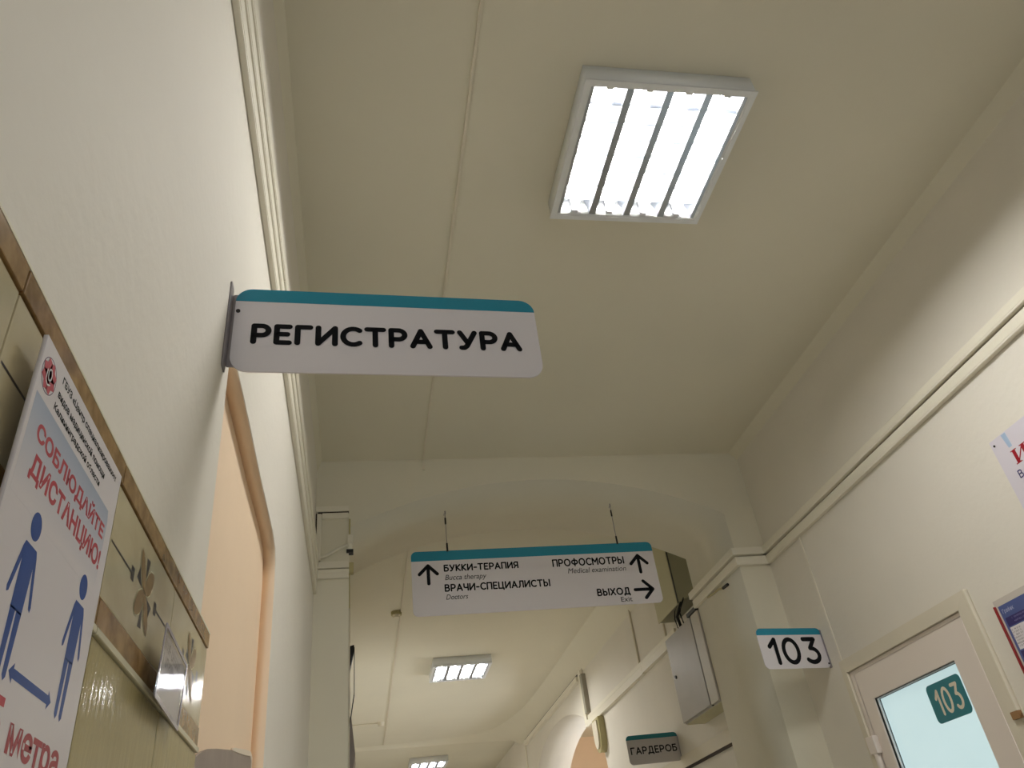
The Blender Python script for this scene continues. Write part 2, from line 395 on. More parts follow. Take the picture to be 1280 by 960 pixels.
# ---- wall tiles: children of the left wall
TX0, TX1 = XL, XL+0.010
pitch = 0.275; joints = [0.992-pitch*k for k in range(7)]     # .992 .717 .442 ...
edges = [(j, min(j+pitch, 1.238)) for j in joints]
def tile(name, y0, y1, z0, z1, m_, x1=TX1, bev=0.0012):
    return MB().box(TX0-0.001, x1, y0+0.0008, y1-0.0008, z0, z1, bev).build(name, m_, wl)
grout = MB().box(TX0-0.001, TX0+0.007, joints[-1], 1.237, 0.2, 1.958).build('tile_grout', GROUT, wl)
for (a, b) in edges:
    tile('brown_strip_tile', a, b, 1.9365, 1.9580, BROWN, TX1+0.002)
    tile('frieze_tile', a, b, 1.8265, 1.9355, MARB)
    tile('brown_strip_tile', a, b, 1.8000, 1.8255, BROWN, TX1+0.001)
    tile('tile_trim', a, b, 1.7925, 1.7992, mat('pale tile trim', (0.86, 0.84, 0.74), 0.1), TX1+0.0035, 0.0015)
    tile('wall_tile', a, b, 1.40, 1.7915, OLIVE)
    tile('wall_tile', a, b, 1.005, 1.398, OLIVE)
    tile('wall_tile', a, b, 0.61, 1.003, OLIVE)
    tile('wall_tile', a, b, 0.215, 0.608, OLIVE)
tx = mat('mortar edge', (0.90, 0.88, 0.80), 0.6)
MB().box(TX0-0.001, TX1+0.002, joints[-1], 1.240, 1.958, 1.9605).build('tile_grout', tx, wl)
# bronze flower inlays
FT = Frame((TX1, 0, 0), (0, 1, 0))
def lens(cx, cy, L_, W_, ang, n_=12):
    out = []
    for k in range(n_):
        t = math.pi*2*k/n_; x = math.cos(t)*L_; y = math.sin(t)*W_*(abs(math.sin(t))**0.25 if math.sin(t) else 1)
        out.append((cx+x*math.cos(ang)-y*math.sin(ang), cy+x*math.sin(ang)+y*math.cos(ang)))
    return out
HALO = mat('pale inlay outline', (0.86, 0.84, 0.72), 0.3)
tiles_f = [o for o in wl.children if o.name.startswith('frieze_tile')]
for (a, b), par in zip(edges, tiles_f):
    c = (a + pitch/2) if True else 0
    cz = 1.880
    if c > 1.3: continue
    s = 1.0
    for (du, dv, L_, W_, an) in ((-.0160, .0185, .0235, .0085, math.radians(130)), (.0160, -.0185, .0235, .0085, math.radians(130)), (.0150, .0150, .0200, .0115, math.radians(43)), (-.0150, -.0150, .0200, .0115, math.radians(43))):
        polys('petal_outline', FT, [lens(c+du, cz+dv, L_+.0016, W_+.0016, an)], 0.0002, HALO, par)
        polys('petal', FT, [lens(c+du, cz+dv, L_, W_, an)], 0.0006, PETAL, par)
    tri = [[(c+.008, cz+.038), (c-.007, cz+.036), (c+.001, cz+.012)], [(c-.008, cz-.038), (c+.007, cz-.036), (c-.001, cz-.012)],
           [(c-.036, cz+.004), (c-.026, cz+.020), (c-.010, cz+.001)], [(c+.036, cz-.004), (c+.026, cz-.020), (c+.010, cz-.001)]]
    polys('dark_inlay', FT, tri, 0.0001, NAVYIN, par)
    sq = []
    for sx in (-1, 1):
        if c+sx*.06 < 1.236: sq.append([(c+sx*.046, cz-.006), (c+sx*.058, cz-.006), (c+sx*.058, cz+.008), (c+sx*.046, cz+.008)])
        e = c+sx*pitch/2*0.98
        if e < 1.24: sq.append([(c+sx*.058, cz-.0006), (e, cz-.0006), (e, cz+.0016), (c+sx*.058, cz+.0016)])
    polys('dark_inlay', FT, sq, 0.0001, NAVYIN, par)

# ---- grey board standing in the recess
bd = empty('panel', (XL-0.04, 1.7, 0.95), 'grey board with chipped pale edge in the peach wall recess', 'board')
FB = Frame((XL-0.033, 0, 0), (0, 1, 0))
plate('board', FB, [(1.235, .955), (2.12, .955), (2.172, 1.90), (2.165, 1.948), (2.135, 1.954), (2.05, 1.940), (1.824, 1.908), (1.655, 1.879), (1.575, 1.864), (1.505, 1.847), (1.465, 1.834), (1.235, 1.76)], [], 0.0, 0.005, GREYB, bd)
plate('chipped_edge', FB, [(2.172, 1.88), (2.181, 1.90), (2.174, 1.955), (2.14, 1.962), (2.05, 1.950), (1.86, 1.919), (1.84, 1.910), (1.95, 1.924), (2.05, 1.938), (2.135, 1.952), (2.163, 1.946), (2.170, 1.90)], [], 0.0, 0.0062, CHIP, bd)

# ---------------------------------------------------------------- door of room 103 in the right wall
door = structure(empty('door_1', (XR, 3.1, 0), 'white plastic door with a tall frosted pane and a teal 103 sticker', None))
# casing: three mitred boards
plate('door_casing', FR, [(-3.60, 2.41), (-2.62, 2.41), (-2.69, 2.352), (-3.56, 2.352)], [], 0.0, 0.02, CASING, door)
plate('door_casing', FR, [(-2.619, 2.41), (-2.619, 0.0), (-2.689, 0), (-2.689, 2.352)], [], 0.0, 0.02, CASING, door)
plate('door_casing', FR, [(-3.60, 2.41), (-3.561, 2.352), (-3.561, 0.0), (-3.60, 0)], [], 0.0, 0.02, CASING, door)
plate('door_frame', FR, [(-3.558, 0.0), (-3.558, 2.348), (-2.692, 2.348), (-2.692, 0.0), (-2.708, 0), (-2.708, 2.336), (-3.535, 2.336), (-3.535, 0)], [], -0.06, 0.006, PVC, door)
plate('door_gap', FR, [(-3.558, 0.02), (-3.558, 2.347), (-2.693, 2.347), (-2.693, 0.02)], [[(-3.48, 0.3), (-3.48, 2.25), (-2.8, 2.25), (-2.8, 0.3)]], -0.05, -0.045, GROOVE, door)
leaf = plate('door_leaf', FR, [(-3.530, 0.01), (-3.530, 2.334), (-2.716, 2.334), (-2.716, 0.01)], [rrect(-3.45, 0.25, -2.844, 2.206, 0.002, 2)], -0.035, 0.002, PVC, door)
plate('gasket', FR, rrect(-3.452, .248, -2.842, 2.208, .002, 2), [rrect(-3.448, .252, -2.846, 2.204, .002, 2)], -0.014, -0.006, BLACK, leaf)
plate('glazing_bead', FR, rrect(-3.452, .248, -2.842, 2.208, .002, 2), [rrect(-3.446, .254, -2.848, 2.202, .002, 2)], -0.026, -0.0142, LAMPW, leaf)
plate('gasket', FR, rrect(-3.452, .248, -2.842, 2.208, .002, 2), [rrect(-3.444, .256, -2.850, 2.200, .002, 2)], -0.0288, -0.0262, BLACK, leaf)
plate('glass', FR, rrect(-3.452, .248, -2.842, 2.208, .002, 2), [], -0.0335, -0.029, FROST, leaf)
FG = Frame((XR+0.029, 0, 0), (0, -1, 0))
stk = plate('number_sticker', FG, rrect(-3.117, 2.020, -2.890, 2.168, .022), [], 0.0, 0.0008, TEALD, door)
stk['label'] = 'teal 103 sticker on the frosted pane'
stroke_text(FG, '103', -3.082, -2.918, 2.043, 2.144, 0.0135, 0.0012, 'sticker_number', mat('sticker cream', (0.93, 0.90, 0.83), .5), stk, .42)
hg = MB().box(XR-0.032, XR-0.002, 3.515, 3.575, 1.99, 2.065, 0.006).build('hinge', PVC, door)
MB().tube([(XR-0.018, 3.542, 1.90), (XR-0.018, 3.542, 1.99)], 0.014).build('hinge_pin', PVC, hg, True)
plate('latch_stop', FR, [(-2.64, 1.94), (-2.60, 1.94), (-2.60, 1.965), (-2.64, 1.965)], [], 0.02, 0.035, WOODT, door)

# ================================================================= CEILING LAMPS
def make_lamp(label):
    """surface-mounted square lamp, origin in the middle of its top, 595 x 595 x 85 mm"""
    r = empty('ceiling_lamp', (0, 0, 0), label, 'lamp', 'square louvred lamps along the corridor ceiling')
    W_ = 0.2925; D = 0.085; A = 0.272; z0 = -D
    F = Frame((0, 0, 0), (1, 0, 0), (0, 1, 0))         # n = +z
    plate('housing', F, [(-W_, -W_), (W_, -W_), (W_, W_), (-W_, W_)], [[(-A, -A), (A, -A), (A, A), (-A, A)]], -D, -0.004, LAMPW, r)
    plate('back_plate', F, [(-W_+.004, -W_+.004), (W_-.004, -W_+.004), (W_-.004, W_-.004), (-W_+.004, W_-.004)], [], -0.004, 0.0, REFL, r)
    plate('rim', F, [(-W_-.004, -W_-.004), (W_+.004, -W_-.004), (W_+.004, W_+.004), (-W_-.004, W_+.004)], [[(-A-.006, -A-.006), (A+.006, -A-.006), (A+.006, A+.006), (-A-.006, A+.006)]], -D-.003, -D+.004, LAMPW, r)
    cw = 2*A/4
    for i in range(4):
        cx = -A + cw*(i+.5)
        MB().tube([(cx, -A+.012, -.058), (cx, A-.012, -.058)], 0.013, 12).build('lamp_tube', TUBE, r, True)
        for e in (-1, 1): MB().box(cx-.011, cx+.011, e*(A-.006)-.008, e*(A-.006)+.008, -.075, -.004).build('lamp_holder', LAMPW, r)
    # long wedge reflectors between the tubes: narrow at the opening, wide above
    for i in range(5):
        x = -A + cw*i; k = MB(); wt = .021; wb = .0125
        poly = [(x-wt, -.010), (x-wb*1.15, -.045), (x-wb, z0+.004), (x+wb, z0+.004), (x+wb*1.15, -.045), (x+wt, -.010)]
        if i == 0: poly = [(max(a, -A), b) for a, b in poly]
        if i == 4: poly = [(min(a, A), b) for a, b in poly]
        k.prism(poly, 1, -A+.001, A-.001).build('long_reflector', ALU, r)
    for i in range(4):
        for j in range(1, 8):
            y = -A + 2*A*j/8; x0 = -A+cw*i+.0095; x1 = x0+cw-.019
            if i == 0 and j == 1:
                fin = MB().prism([(-.0011, z0+.006), (.0011, z0+.006), (.0018, z0+.020), (-.0018, z0+.020)], 0, 0, x1-x0).build('cross_fin', ALU, r)
                fin.location = (x0, y, 0); f0 = fin
            else:
                f = f0.copy(); COL.objects.link(f); f.location = (x0, y, 0)
    return r
def copy_tree(o, parent=None):
    c = o.copy(); COL.objects.link(c); c.parent = parent
    for ch in o.children: copy_tree(ch, c)
    return c
lamp = make_lamp('large bright louvred square lamp on the near ceiling above the long sign')
l2 = copy_tree(lamp); l2['label'] = 'smaller louvred lamp beyond the arched beam, below the hanging direction sign'
l3 = copy_tree(lamp); l3['label'] = 'farthest louvred lamp, cut off at the bottom edge of the view'
lamp.location = (1.003, 1.703, H); l2.location = (1.0, 8.25, H); l3.location = (1.03, 13.5, H)
# one lamp of the side room behind the arched opening
l5 = copy_tree(lamp); l5['label'] = 'louvred lamp in the side room behind the arched opening'; l5.location = (3.8, 10.2, H)

# ================================================================= SIGNS
def screw(F, a, b, n, parent, r=.004, m_=DARK):
    plate('screw', F, [(a+r*math.cos(k*math.pi/5), b+r*math.sin(k*math.pi/5)) for k in range(10)], [], n, n+.002, m_, parent)
# --- long sign
A_ = Vector((XL+.004, 1.170, 2.40)); B_ = Vector((0.35, 1.192, 2.40))
sg = empty('projecting_sign', A_, 'long white sign with teal top band lettered РЕГИСТРАТУРА on left wall', 'sign')
F1 = Frame(A_, B_-A_); FZ = -2.40
W1, H1 = .580, .192
plate('board', F1, rrect(.004, 0, W1, H1, .032), [], -0.004, 0.0, SIGNW, sg)
plate('teal_band', F1, rrect(.004, .162, W1, H1, [0, 0, .030, .030]), [], -0.0045, 0.0005, TEAL, sg)
stroke_text(F1, 'РЕГИСТРАТУРА', .036, .5435, .0605, .1085, .0107, .0009, 'lettering', INK, sg, .33)
FW = Frame((XL, 1.166, 2.40), (0, 1, 0))
br = plate('bracket', FW, rrect(-.022, -.005, .006, .190, .006), [], 0.0, 0.0025, METAL, sg)
plate('bracket_flange', F1, rrect(-.002, .012, .020, .180, .004), [], -0.0065, -0.0041, METAL, sg)
screw(F1, .010, .137, .0, sg)
# --- hanging direction sign
A2 = Vector((.281, 4.22, 2.968)); hs = empty('hanging_sign', A2, 'hanging white direction sign with arrows below the arched beam', 'sign')
F2 = Frame(A2, (1, 0, 0))
def hx(v): return v-.281
def hz(v): return v-2.968
W2, H2 = 1.436, .373
plate('board', F2, rrect(0, 0, W2, H2, .03), [], -0.006, 0.0, SIGNW, hs)
plate('teal_band', F2, rrect(0, hz(3.283), W2, H2, [0, 0, .03, .03]), [], -0.0065, 0.0008, TEAL, hs)
def lt(t, x0, x1, y0, y1, w_=.0082): stroke_text(F2, t, hx(x0), hx(x1), hz(y0), hz(y1), w_, .0012, 'lettering', INK, hs, .30)
def sm(t, x0, x1, y0, y1, sh, bo=.004): font_text(F2, t, hx(x0), hx(x1), hz(y0), hz(y1), .0012, 'small_lettering', INKG, hs, bo, sh)
lt('БУККИ-ТЕРАПИЯ', .462, .892, 3.215, 3.257)
sm('Bucca therapy', .466, .702, 3.156, 3.196, .25)
lt('ВРАЧИ-СПЕЦИАЛИСТЫ', .460, 1.064, 3.098, 3.142)
sm('Doctors', .465, .588, 3.053, 3.082, .25)
lt('ПРОФОСМОТРЫ', 1.093, 1.528, 3.211, 3.258)
sm('Medical examination', 1.178, 1.531, 3.168, 3.199, .25, 0)
lt('ВЫХОД', 1.330, 1.529, 3.024, 3.068)
sm('Exit', 1.464, 1.532, 2.984, 3.012, 0)
def arrow(tip, tail, hw, hl, w_):
    t = Vector((hx(tip[0]), hz(tip[1]))); q = Vector((hx(tail[0]), hz(tail[1]))); d = (t-q).normalized(); s_ = Vector((-d.y, d.x))
    a = t-d*hl+s_*hw; b = t-d*hl-s_*hw
    ribbons(F2, [[tuple(q), tuple(t)], [tuple(a), tuple(t), tuple(b)]], w_, .0012, 'arrow', INK, hs)
arrow((.374, 3.255), (.374, 3.150), .050, .050, .019)
arrow((1.617, 3.258), (1.617, 3.155), .050, .050, .019)
arrow((1.668, 3.050), (1.560, 3.050), .050, .050, .019)
for X in (.490, 1.508):
    d = X-1.025; zt = 3.65-(2.394-math.sqrt(2.394**2-d*d))
    h_ = MB().tube([(X, 4.217, 3.335), (X, 4.217, zt)], .0022, 6).build('wire', METAL, hs)
    MB().tube([(X, 4.217, 3.335), (X, 4.217, 3.385)], .0055, 8).build('clamp', DARK, hs)
    MB().tube([(X, 4.217, zt-.085), (X, 4.217, zt-.045)], .005, 8).build('turnbuckle', DARK, hs)
    MB().tube([(X-.008, 4.217, zt-.028), (X-.006, 4.217, zt-.018), (X+.003, 4.217, zt-.02), (X+.002, 4.217, zt)], .0025, 6).build('hook', METAL, hs)
# --- 103 sign
A3 = Vector((1.925, 3.635, 2.414)); B3 = Vector((2.30, 3.70, 2.414)); F3 = Frame(A3, B3-A3)
s3 = empty('projecting_sign', A3, 'small white 103 sign with teal band projecting from right wall', 'sign')
plate('board', F3, rrect(-.008, 0, .383, .197, .028), [], -0.004, 0.0, SIGNW, s3)
plate('teal_band', F3, rrect(-.008, .164, .383, .197, [0, 0, .028, .028]), [], -0.0045, 0.0006, TEAL, s3)
stroke_text(F3, '103', .036, .340, .018, .152, .0215, .001, 'lettering', INK, s3, .36)
plate('bracket', FR, rrect(-3.712, 2.412, -3.690, 2.60, .004), [], 0.0, .003, METAL, s3)
screw(F3, .372, .02, .0003, s3, .0045)
# --- wardrobe sign
A4 = Vector((1.862, 5.85, 2.366)); F4 = Frame(A4, (1, 0, 0))
s4 = empty('projecting_sign', A4, 'far grey sign with dark teal band lettered ГАРДЕРОБ below the metal cabinet', 'sign')
plate('board', F4, rrect(0, 0, .388, .192, .028), [], -0.004, 0.0, mat('grey sign face', (0.74, 0.72, 0.71), .4), s4)
plate('teal_band', F4, rrect(0, .162, .388, .192, [0, 0, .028, .028]), [], -0.0045, 0.0006, mat('deep teal', (0.10, 0.46, 0.50), .4), s4)
stroke_text(F4, 'ГАРДЕРОБ', .020, .368, .065, .114, .0085, .001, 'lettering', INK, s4, .30)
plate('bracket', FR2, rrect(-5.862, 2.32, -5.845, 2.53, .003), [], 0.0, .003, METAL, s4)

# ================================================================= POSTER WITH THE KEEP-DISTANCE MESSAGE
XP = XL+0.023
PFADE = mat('fading blue print', (0.74, 0.78, 0.86), 0.33)
_N = PFADE.node_tree.nodes; _L = PFADE.node_tree.links
_tc = _N.new('ShaderNodeTexCoord'); _sx = _N.new('ShaderNodeSeparateXYZ'); _mr = _N.new('ShaderNodeMapRange'); _cr = _N.new('ShaderNodeValToRGB')
_L.new(_tc.outputs['Object'], _sx.inputs[0]); _L.new(_sx.outputs['Z'], _mr.inputs['Value'])
_mr.inputs['From Min'].default_value = .190; _mr.inputs['From Max'].default_value = .258
_cr.color_ramp.elements[0].color = (*lin((0.89, 0.87, 0.89)), 1); _cr.color_ramp.elements[1].color = (*lin((0.68, 0.73, 0.82)), 1)
_L.new(_mr.outputs[0], _cr.inputs[0]); _L.new(_cr.outputs[0], _N['Principled BSDF'].inputs['Base Color'])
ps = empty('poster', (XP, .468, 1.62), 'white poster with blue figures and red text СОБЛЮДАЙТЕ ДИСТАНЦИЮ on tiled wall', 'poster')
FP = Frame((XP, .468, 1.921), (0, 1, 0)); K = .001
def pp(l): return [(a*K, b*K) for a, b in l]
plate('sheet', FP, pp([(0, -297), (206, -297), (206, 0), (0, 0)]), [], -0.003, 0.0, PAPER, ps)
plate('blue_band', FP, pp([(5, -116), (5, -43), (188, -43), (191, -52), (191, -116)]), [], 0.0, 0.00006, PFADE, ps)
# (the band fades from pale blue into the paper)
# emblem: circle with a red four-lobed cross and a pale curl
cxe, cye, re_ = 16.8, -23.5, 13.6
lg = plate('emblem', FP, pp([(cxe+re_*math.cos(a*math.pi/16), cye+re_*math.sin(a*math.pi/16)) for a in range(32)]),
           [pp([(cxe+(re_-.7)*math.cos(a*math.pi/16), cye+(re_-.7)*math.sin(a*math.pi/16)) for a in range(32)])], 0, .0001, VIOLET, ps)
lob = []
for q in range(4):
    a = math.radians(45+90*q); c, s_ = math.cos(a), math.sin(a)
    def rt(x, y): return ((cxe+x*c-y*s_)*K, (cye+x*s_+y*c)*K)
    lob.append([rt(0, -4), rt(7, -7.6), rt(12.4, -5.0), rt(10.2, 0), rt(12.4, 5.0), rt(7, 7.6), rt(0, 4)])
polys('emblem_cross', FP, lob, .00012, RED, lg)
ribbons(FP, [[((cxe+x)*K, (cye+y)*K) for x, y in arc(1.0, 1.5, 3, 4.4, 0, 360, 14)], [((cxe+x)*K, (cye+y)*K) for x, y in ((-4.5, 3), (-4.6, -5), (0, -7.2), (4, -5))]], .0014, .0003, 'emblem_curl', PAPER, lg)
font_text(FP, 'ГБУЗ «Центр специализированных', .040, .192, -.0150, -.0072, .00010, 'small_lettering', INK, ps, .034)
font_text(FP, 'видов медицинской помощи', .038, .162, -.0276, -.0198, .00010, 'small_lettering', INK, ps, .034)
font_text(FP, 'Калининградской области', .036, .154, -.0390, -.0316, .00010, 'small_lettering', INK, ps, .034)
font_text(FP, 'СОБЛЮДАЙТЕ', .0205, .186, -.0730, -.0540, .00016, 'red_lettering', RED, ps, .036)
font_text(FP, 'ДИСТАНЦИЮ!', .0235, .190, -.0985, -.0785, .00016, 'red_lettering', RED, ps, .036)
def figure(ox):
    hd = [(ox+9.0*math.cos(a*math.pi/12), -119+9.8*math.sin(a*math.pi/12)) for a in range(24)]
    def P(l): return pp([(ox+a, b) for a, b in l])
    body = P([(-9, -133), (-12, -136), (9, -136), (12, -136), (9.5, -178), (-9.5, -178), (-9, -142)])
    torso = P([(-10, -132.5), (10, -132.5), (12.5, -137), (10, -145), (9.5, -176), (-9.5, -176), (-10, -145), (-12.5, -137)])
    l1 = P([(-9.5, -175), (-.9, -175), (-2.2, -214), (-5.0, -217), (-8.2, -214)]); l2_ = P([(9.5, -175), (.9, -175), (2.2, -214), (5.0, -217), (8.2, -214)])
    a1 = P([(-12.5, -137), (-9.5, -143), (-17.5, -169), (-20.5, -170.5), (-21.5, -167)]); a2 = P([(12.5, -137), (9.5, -143), (17.5, -169), (20.5, -170.5), (21.5, -167)])
    return [pp(hd), torso, l1, l2_, a1, a2]
figs = [figure(56), figure(166)]
for f in figs: polys('figure_print', FP, f, .00002, BLUE, ps)
polys('arrow_print', FP, [pp([(74, -206.2), (74, -203), (66.5, -209.3), (74, -215.5), (74, -212.2), (140, -212.2), (140, -215.5), (147.5, -209.3), (140, -203), (140, -206.2)])], .00002, BLUE, ps)
font_text(FP, '1,5', .028, .074, -.256, -.2245, .00016, 'red_lettering', RED, ps, .03)
font_text(FP, 'метра', .088, .186, -.258, -.2345, .00016, 'red_lettering', PINK, ps, .03)

# small plastic pocket with a notice
pk = empty('sign_pocket', (XL+.014, .918, 1.80), 'clear plastic pocket holding a small violet-lettered notice on tiled wall', 'notice')
FK = Frame((XL+.0235, .893, 1.783), (-.04, 1, 0), (.03, 0, 1))
plate('notice', FK, rrect(.008, .006, .156, .073, .002), [], 0.0, .0008, PAPER, pk)
plate('pocket', FK, rrect(0, 0, .163, .078, .003), [], .0012, .0020, CLEAR, pk)
plate('pocket_edge', FK, rrect(0, 0, .163, .078, .003), [rrect(.006, .005, .157, .074, .002)], .0020, .0028, mat('violet plastic edge', (.66, .64, .72), .15), pk)
rnd = random.Random(5)
def scribble(F, x0, x1, y, h, n, par, m_, sw=.18):
    st = []; x = x0
    while x < x1:
        if rnd.random() < .8:
            st.append([(x, y), (x, y+h)]); 
            if rnd.random() < .6: st.append([(x, y+h*rnd.choice((0, .5, 1))), (x+h*.45, y+h*rnd.choice((0, .5, 1)))])
        x += h*.75
    ribbons(F, st, h*sw, n, 'faint_lettering', m_, par)
VIOD = mat('dark violet print', (0.34, 0.28, 0.42), 0.4)
scribble(FK, .020, .125, .056, .0095, .0011, pk, VIOD, .24)
scribble(FK, .020, .090, .041, .0095, .0011, pk, VIOD, .24)

# poster at the right edge
p2 = empty('wall_poster', (XR, 2.19, 2.5), 'pale lilac sheet with dark red serif letter at right edge, above the blue board', 'poster')
F5 = Frame((XR-.002, 2.197, 2.812), (0, -1, 0))
plate('sheet', F5, [(0, -.42), (.62, -.42), (.62, 0), (0, 0)], [], 0.0, .002, mat('lilac paper', (.86, .84, .88), .35), p2)
plate('blue_streak', F5, [(.062, -.004), (.085, -.004), (.087, -.060), (.070, -.060)], [], .002, .0023, mat('blue streak', (.68, .77, .88), .35), p2)
polys('serif_letter', F5, [[(.066, -.074), (.095, -.074), (.095, -.0775), (.088, -.0775), (.088, -.123), (.095, -.123), (.095, -.127), (.066, -.127), (.066, -.123), (.073, -.123), (.073, -.0775), (.066, -.0775)],
                           [(.110, -.074), (.139, -.074), (.139, -.0775), (.132, -.0775), (.132, -.123), (.139, -.123), (.139, -.127), (.110, -.127), (.110, -.123), (.117, -.123), (.117, -.0775), (.110, -.0775)],
                           [(.088, -.119), (.117, -.087), (.117, -.080), (.088, -.112)]], .0022, DRED, p2)
stroke_text(F5, 'В', .052, .073, -.175, -.145, .0045, .0024, 'lettering', NAVY, p2)
screw(F5, .016, -.022, .002, p2, .0045)
# blue board in a clear holder with a red edge
p3 = empty('notice_board', (XR, 2.5, 2.0), 'clear holder with blue timetable print and a red left edge beside the door', 'notice')
F6 = Frame((XR-.002, 2.520, 2.300), (0, -1, 0))
plate('holder', F6, [(-.004, -.44), (.32, -.44), (.32, .024), (-.004, .024)], [], 0.0, .0015, mat('holder plastic', (.83, .80, .77), .15), p3)
plate('red_edge', F6, [(-.004, -.44), (.002, -.44), (.002, .004), (-.004, .004)], [], .0015, .010, REDP, p3)
bb = plate('blue_sheet', F6, [(.012, -.43), (.31, -.43), (.31, .0), (.012, .0)], [], .0016, .003, BOARDB, p3)
plate('blue_heading', F6, [(.022, -.076), (.30, -.076), (.30, -.045), (.022, -.045)], [], .003, .0034, NAVY, bb)
plate('white_table', F6, [(.024, -.158), (.30, -.158), (.30, -.080), (.024, -.080)], [], .003, .0034, PAPER, bb)
plate('white_table', F6, [(.024, -.40), (.30, -.40), (.30, -.20), (.024, -.20)], [], .003, .0034, PAPER, bb)
plate('blue_heading', F6, [(.022, -.198), (.30, -.198), (.30, -.163), (.022, -.163)], [], .003, .0034, NAVY, bb)
font_text(F6, 'График', .024, .082, -.033, -.014, .0036, 'small_lettering', mat('pale blue letter', (.72, .74, .86), .4), bb, .01)
for i in range(7): scribble(F6, .028, .07+.02*rnd.random(), -.092-.0095*i, .005, .0037, bb, INKG)
for (y_, a) in ((-.0555, .05), (-.068, .06)): scribble(F6, a, .2, y_, .005, .0037, bb, mat('lilac letter', (.6, .58, .75), .4))

# ================================================================= TRUNKING, PIPES, BOXES
def thing(name, mb, m_, label, cat, group=None, smooth=False):
    return tag(mb.build(name, m_, None, smooth), label, cat, group)
# left wall: three thin runs
for z0, z1, dx, lab in ((3.030, 3.090, .015, 'lowest of three thin white cable ducts along the left wall'),
                        (3.100, 3.160, .018, 'middle of three thin white cable ducts along the left wall'),
                        (3.172, 3.245, .021, 'topmost of three thin white cable ducts along the left wall')):
    k = empty('cable_duct', (XL, 0, z0), lab, 'cable duct')
    MB().box(XL, XL+dx, -4.55, 1.785, z0, z1, .003).build('duct_length', TRUNK, k)
    MB().box(XL, XL+dx, 1.787, 3.968, z0, z1, .003).build('duct_length', TRUNK, k)
    MB().box(XL+.0005, XL+dx+.0012, -4.55, 3.96, z0+(z1-z0)*.10, z1-(z1-z0)*.12, .001).build('duct_cover', TRUNK, k)
# on the front of the left pier
yF = 3.97
def duct_y(x0, x1, z0, z1, d, nm, lab, par=None):
    k = empty(nm, (x0, yF, z0), lab, 'cable duct')
    MB().box(x0, x1, yF-d, yF, z0, z1, .002).build('duct_length', TRUNK, k)
    if x1-x0 > z1-z0: MB().box(x0+.002, x1-.002, yF-d-.0008, yF-.001, z0+(z1-z0)*.2, z1-(z1-z0)*.2).build('duct_cover', TRUNK, k)
    else: MB().box(x0+(x1-x0)*.2, x1-(x1-x0)*.2, yF-d-.0008, yF-.001, z0+.002, z1-.002).build('duct_cover', TRUNK, k)
    return k
duct_y(XL+.001, -.058, 3.482, 3.512, .020, 'cable_duct', 'uppermost short cable duct across the left pier')
duct_y(XL+.034, -.062, 3.442, 3.474, .016, 'cable_duct', 'short cable duct just under the uppermost one on the left pier')
duct_y(XL+.008, XL+.030, 3.205, 3.470, .018, 'cable_duct', 'upright cable duct on the left pier')
duct_y(XL+.001, -.058, 3.160, 3.196, .020, 'cable_duct', 'cable duct under the slanting tube on the left pier')
duct_y(XL+.014, -.058, 3.130, 3.156, .012, 'cable_duct', 'thin cable duct between two others low on the left pier')
duct_y(XL+.001, -.060, 3.105, 3.128, .020, 'cable_duct', 'lowest cable duct across the left pier')
sh_ = empty('duct_shadow_gap', (XL, yF, 3.474), 'dark strip painted as shade under the uppermost duct on the left pier', 'cable')
MB().box(XL+.012, -.060, yF-.014, yF-.002, 3.4745, 3.4815).build('cable', GROOVE, sh_)  # dark strips put in as the shade between the pier ducts
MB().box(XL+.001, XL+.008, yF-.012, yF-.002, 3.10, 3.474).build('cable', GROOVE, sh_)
tg = empty('corrugated_tube', (-.2, yF-.02, 3.22), 'slanting corrugated cable tube on the left pier', 'cable tube')
pts = [(-.208, yF-.012, 3.222), (-.19, yF-.014, 3.224), (-.15, yF-.016, 3.243), (-.11, yF-.016, 3.268), (-.075, yF-.014, 3.282), (-.058, yF-.012, 3.285)]
pts2 = []; rad = []
for i in range(len(pts)-1):
    for t in range(8):
        f = t/8; pts2.append(tuple(a+(b-a)*f for a, b in zip(pts[i], pts[i+1]))); rad.append(.0085 if t % 2 else .0068)
MB().tube(pts2, rad, 10).build('tube', TRUNK, tg, True)
MB().box(-.222, -.204, yF-.024, yF, 3.205, 3.235, .002).build('tube_clip', TRUNK, tg)
jb = empty('junction_box', (-.06, 4.0, 3.3), 'little white junction box on the inner corner of the left pier', 'junction box')
MB().box(-.066, -.038, yF-.018, yF+.03, 3.295, 3.345, .003).build('box', TRUNK, jb)
MB().box(-.072, -.036, yF-.016, yF+.03, 3.245, 3.262, .002).build('dark_clip', DARK, jb)
MB().box(-.064, -.042, yF-.012, yF+.02, 3.262, 3.295, .002).build('neck', TRUNK, jb)
cb = thing('cable', MB().tube([(-.0555, yF+.004, 3.13), (-.0555, yF+.004, 2.95)], .003, 6), STRAW, 'thin cable running down the inner corner of the left pier', 'cable')
MB().box(-.06, -.035, yF-.01, yF+.03, 3.135, 3.19, .002).build('cable_cap', STRAW, cb)
MB().tube([(-.0555, yF-.002, 3.345), (-.0555, yF-.002, 3.44)], .005, 8).build('cable_stub', STRAW, jb)

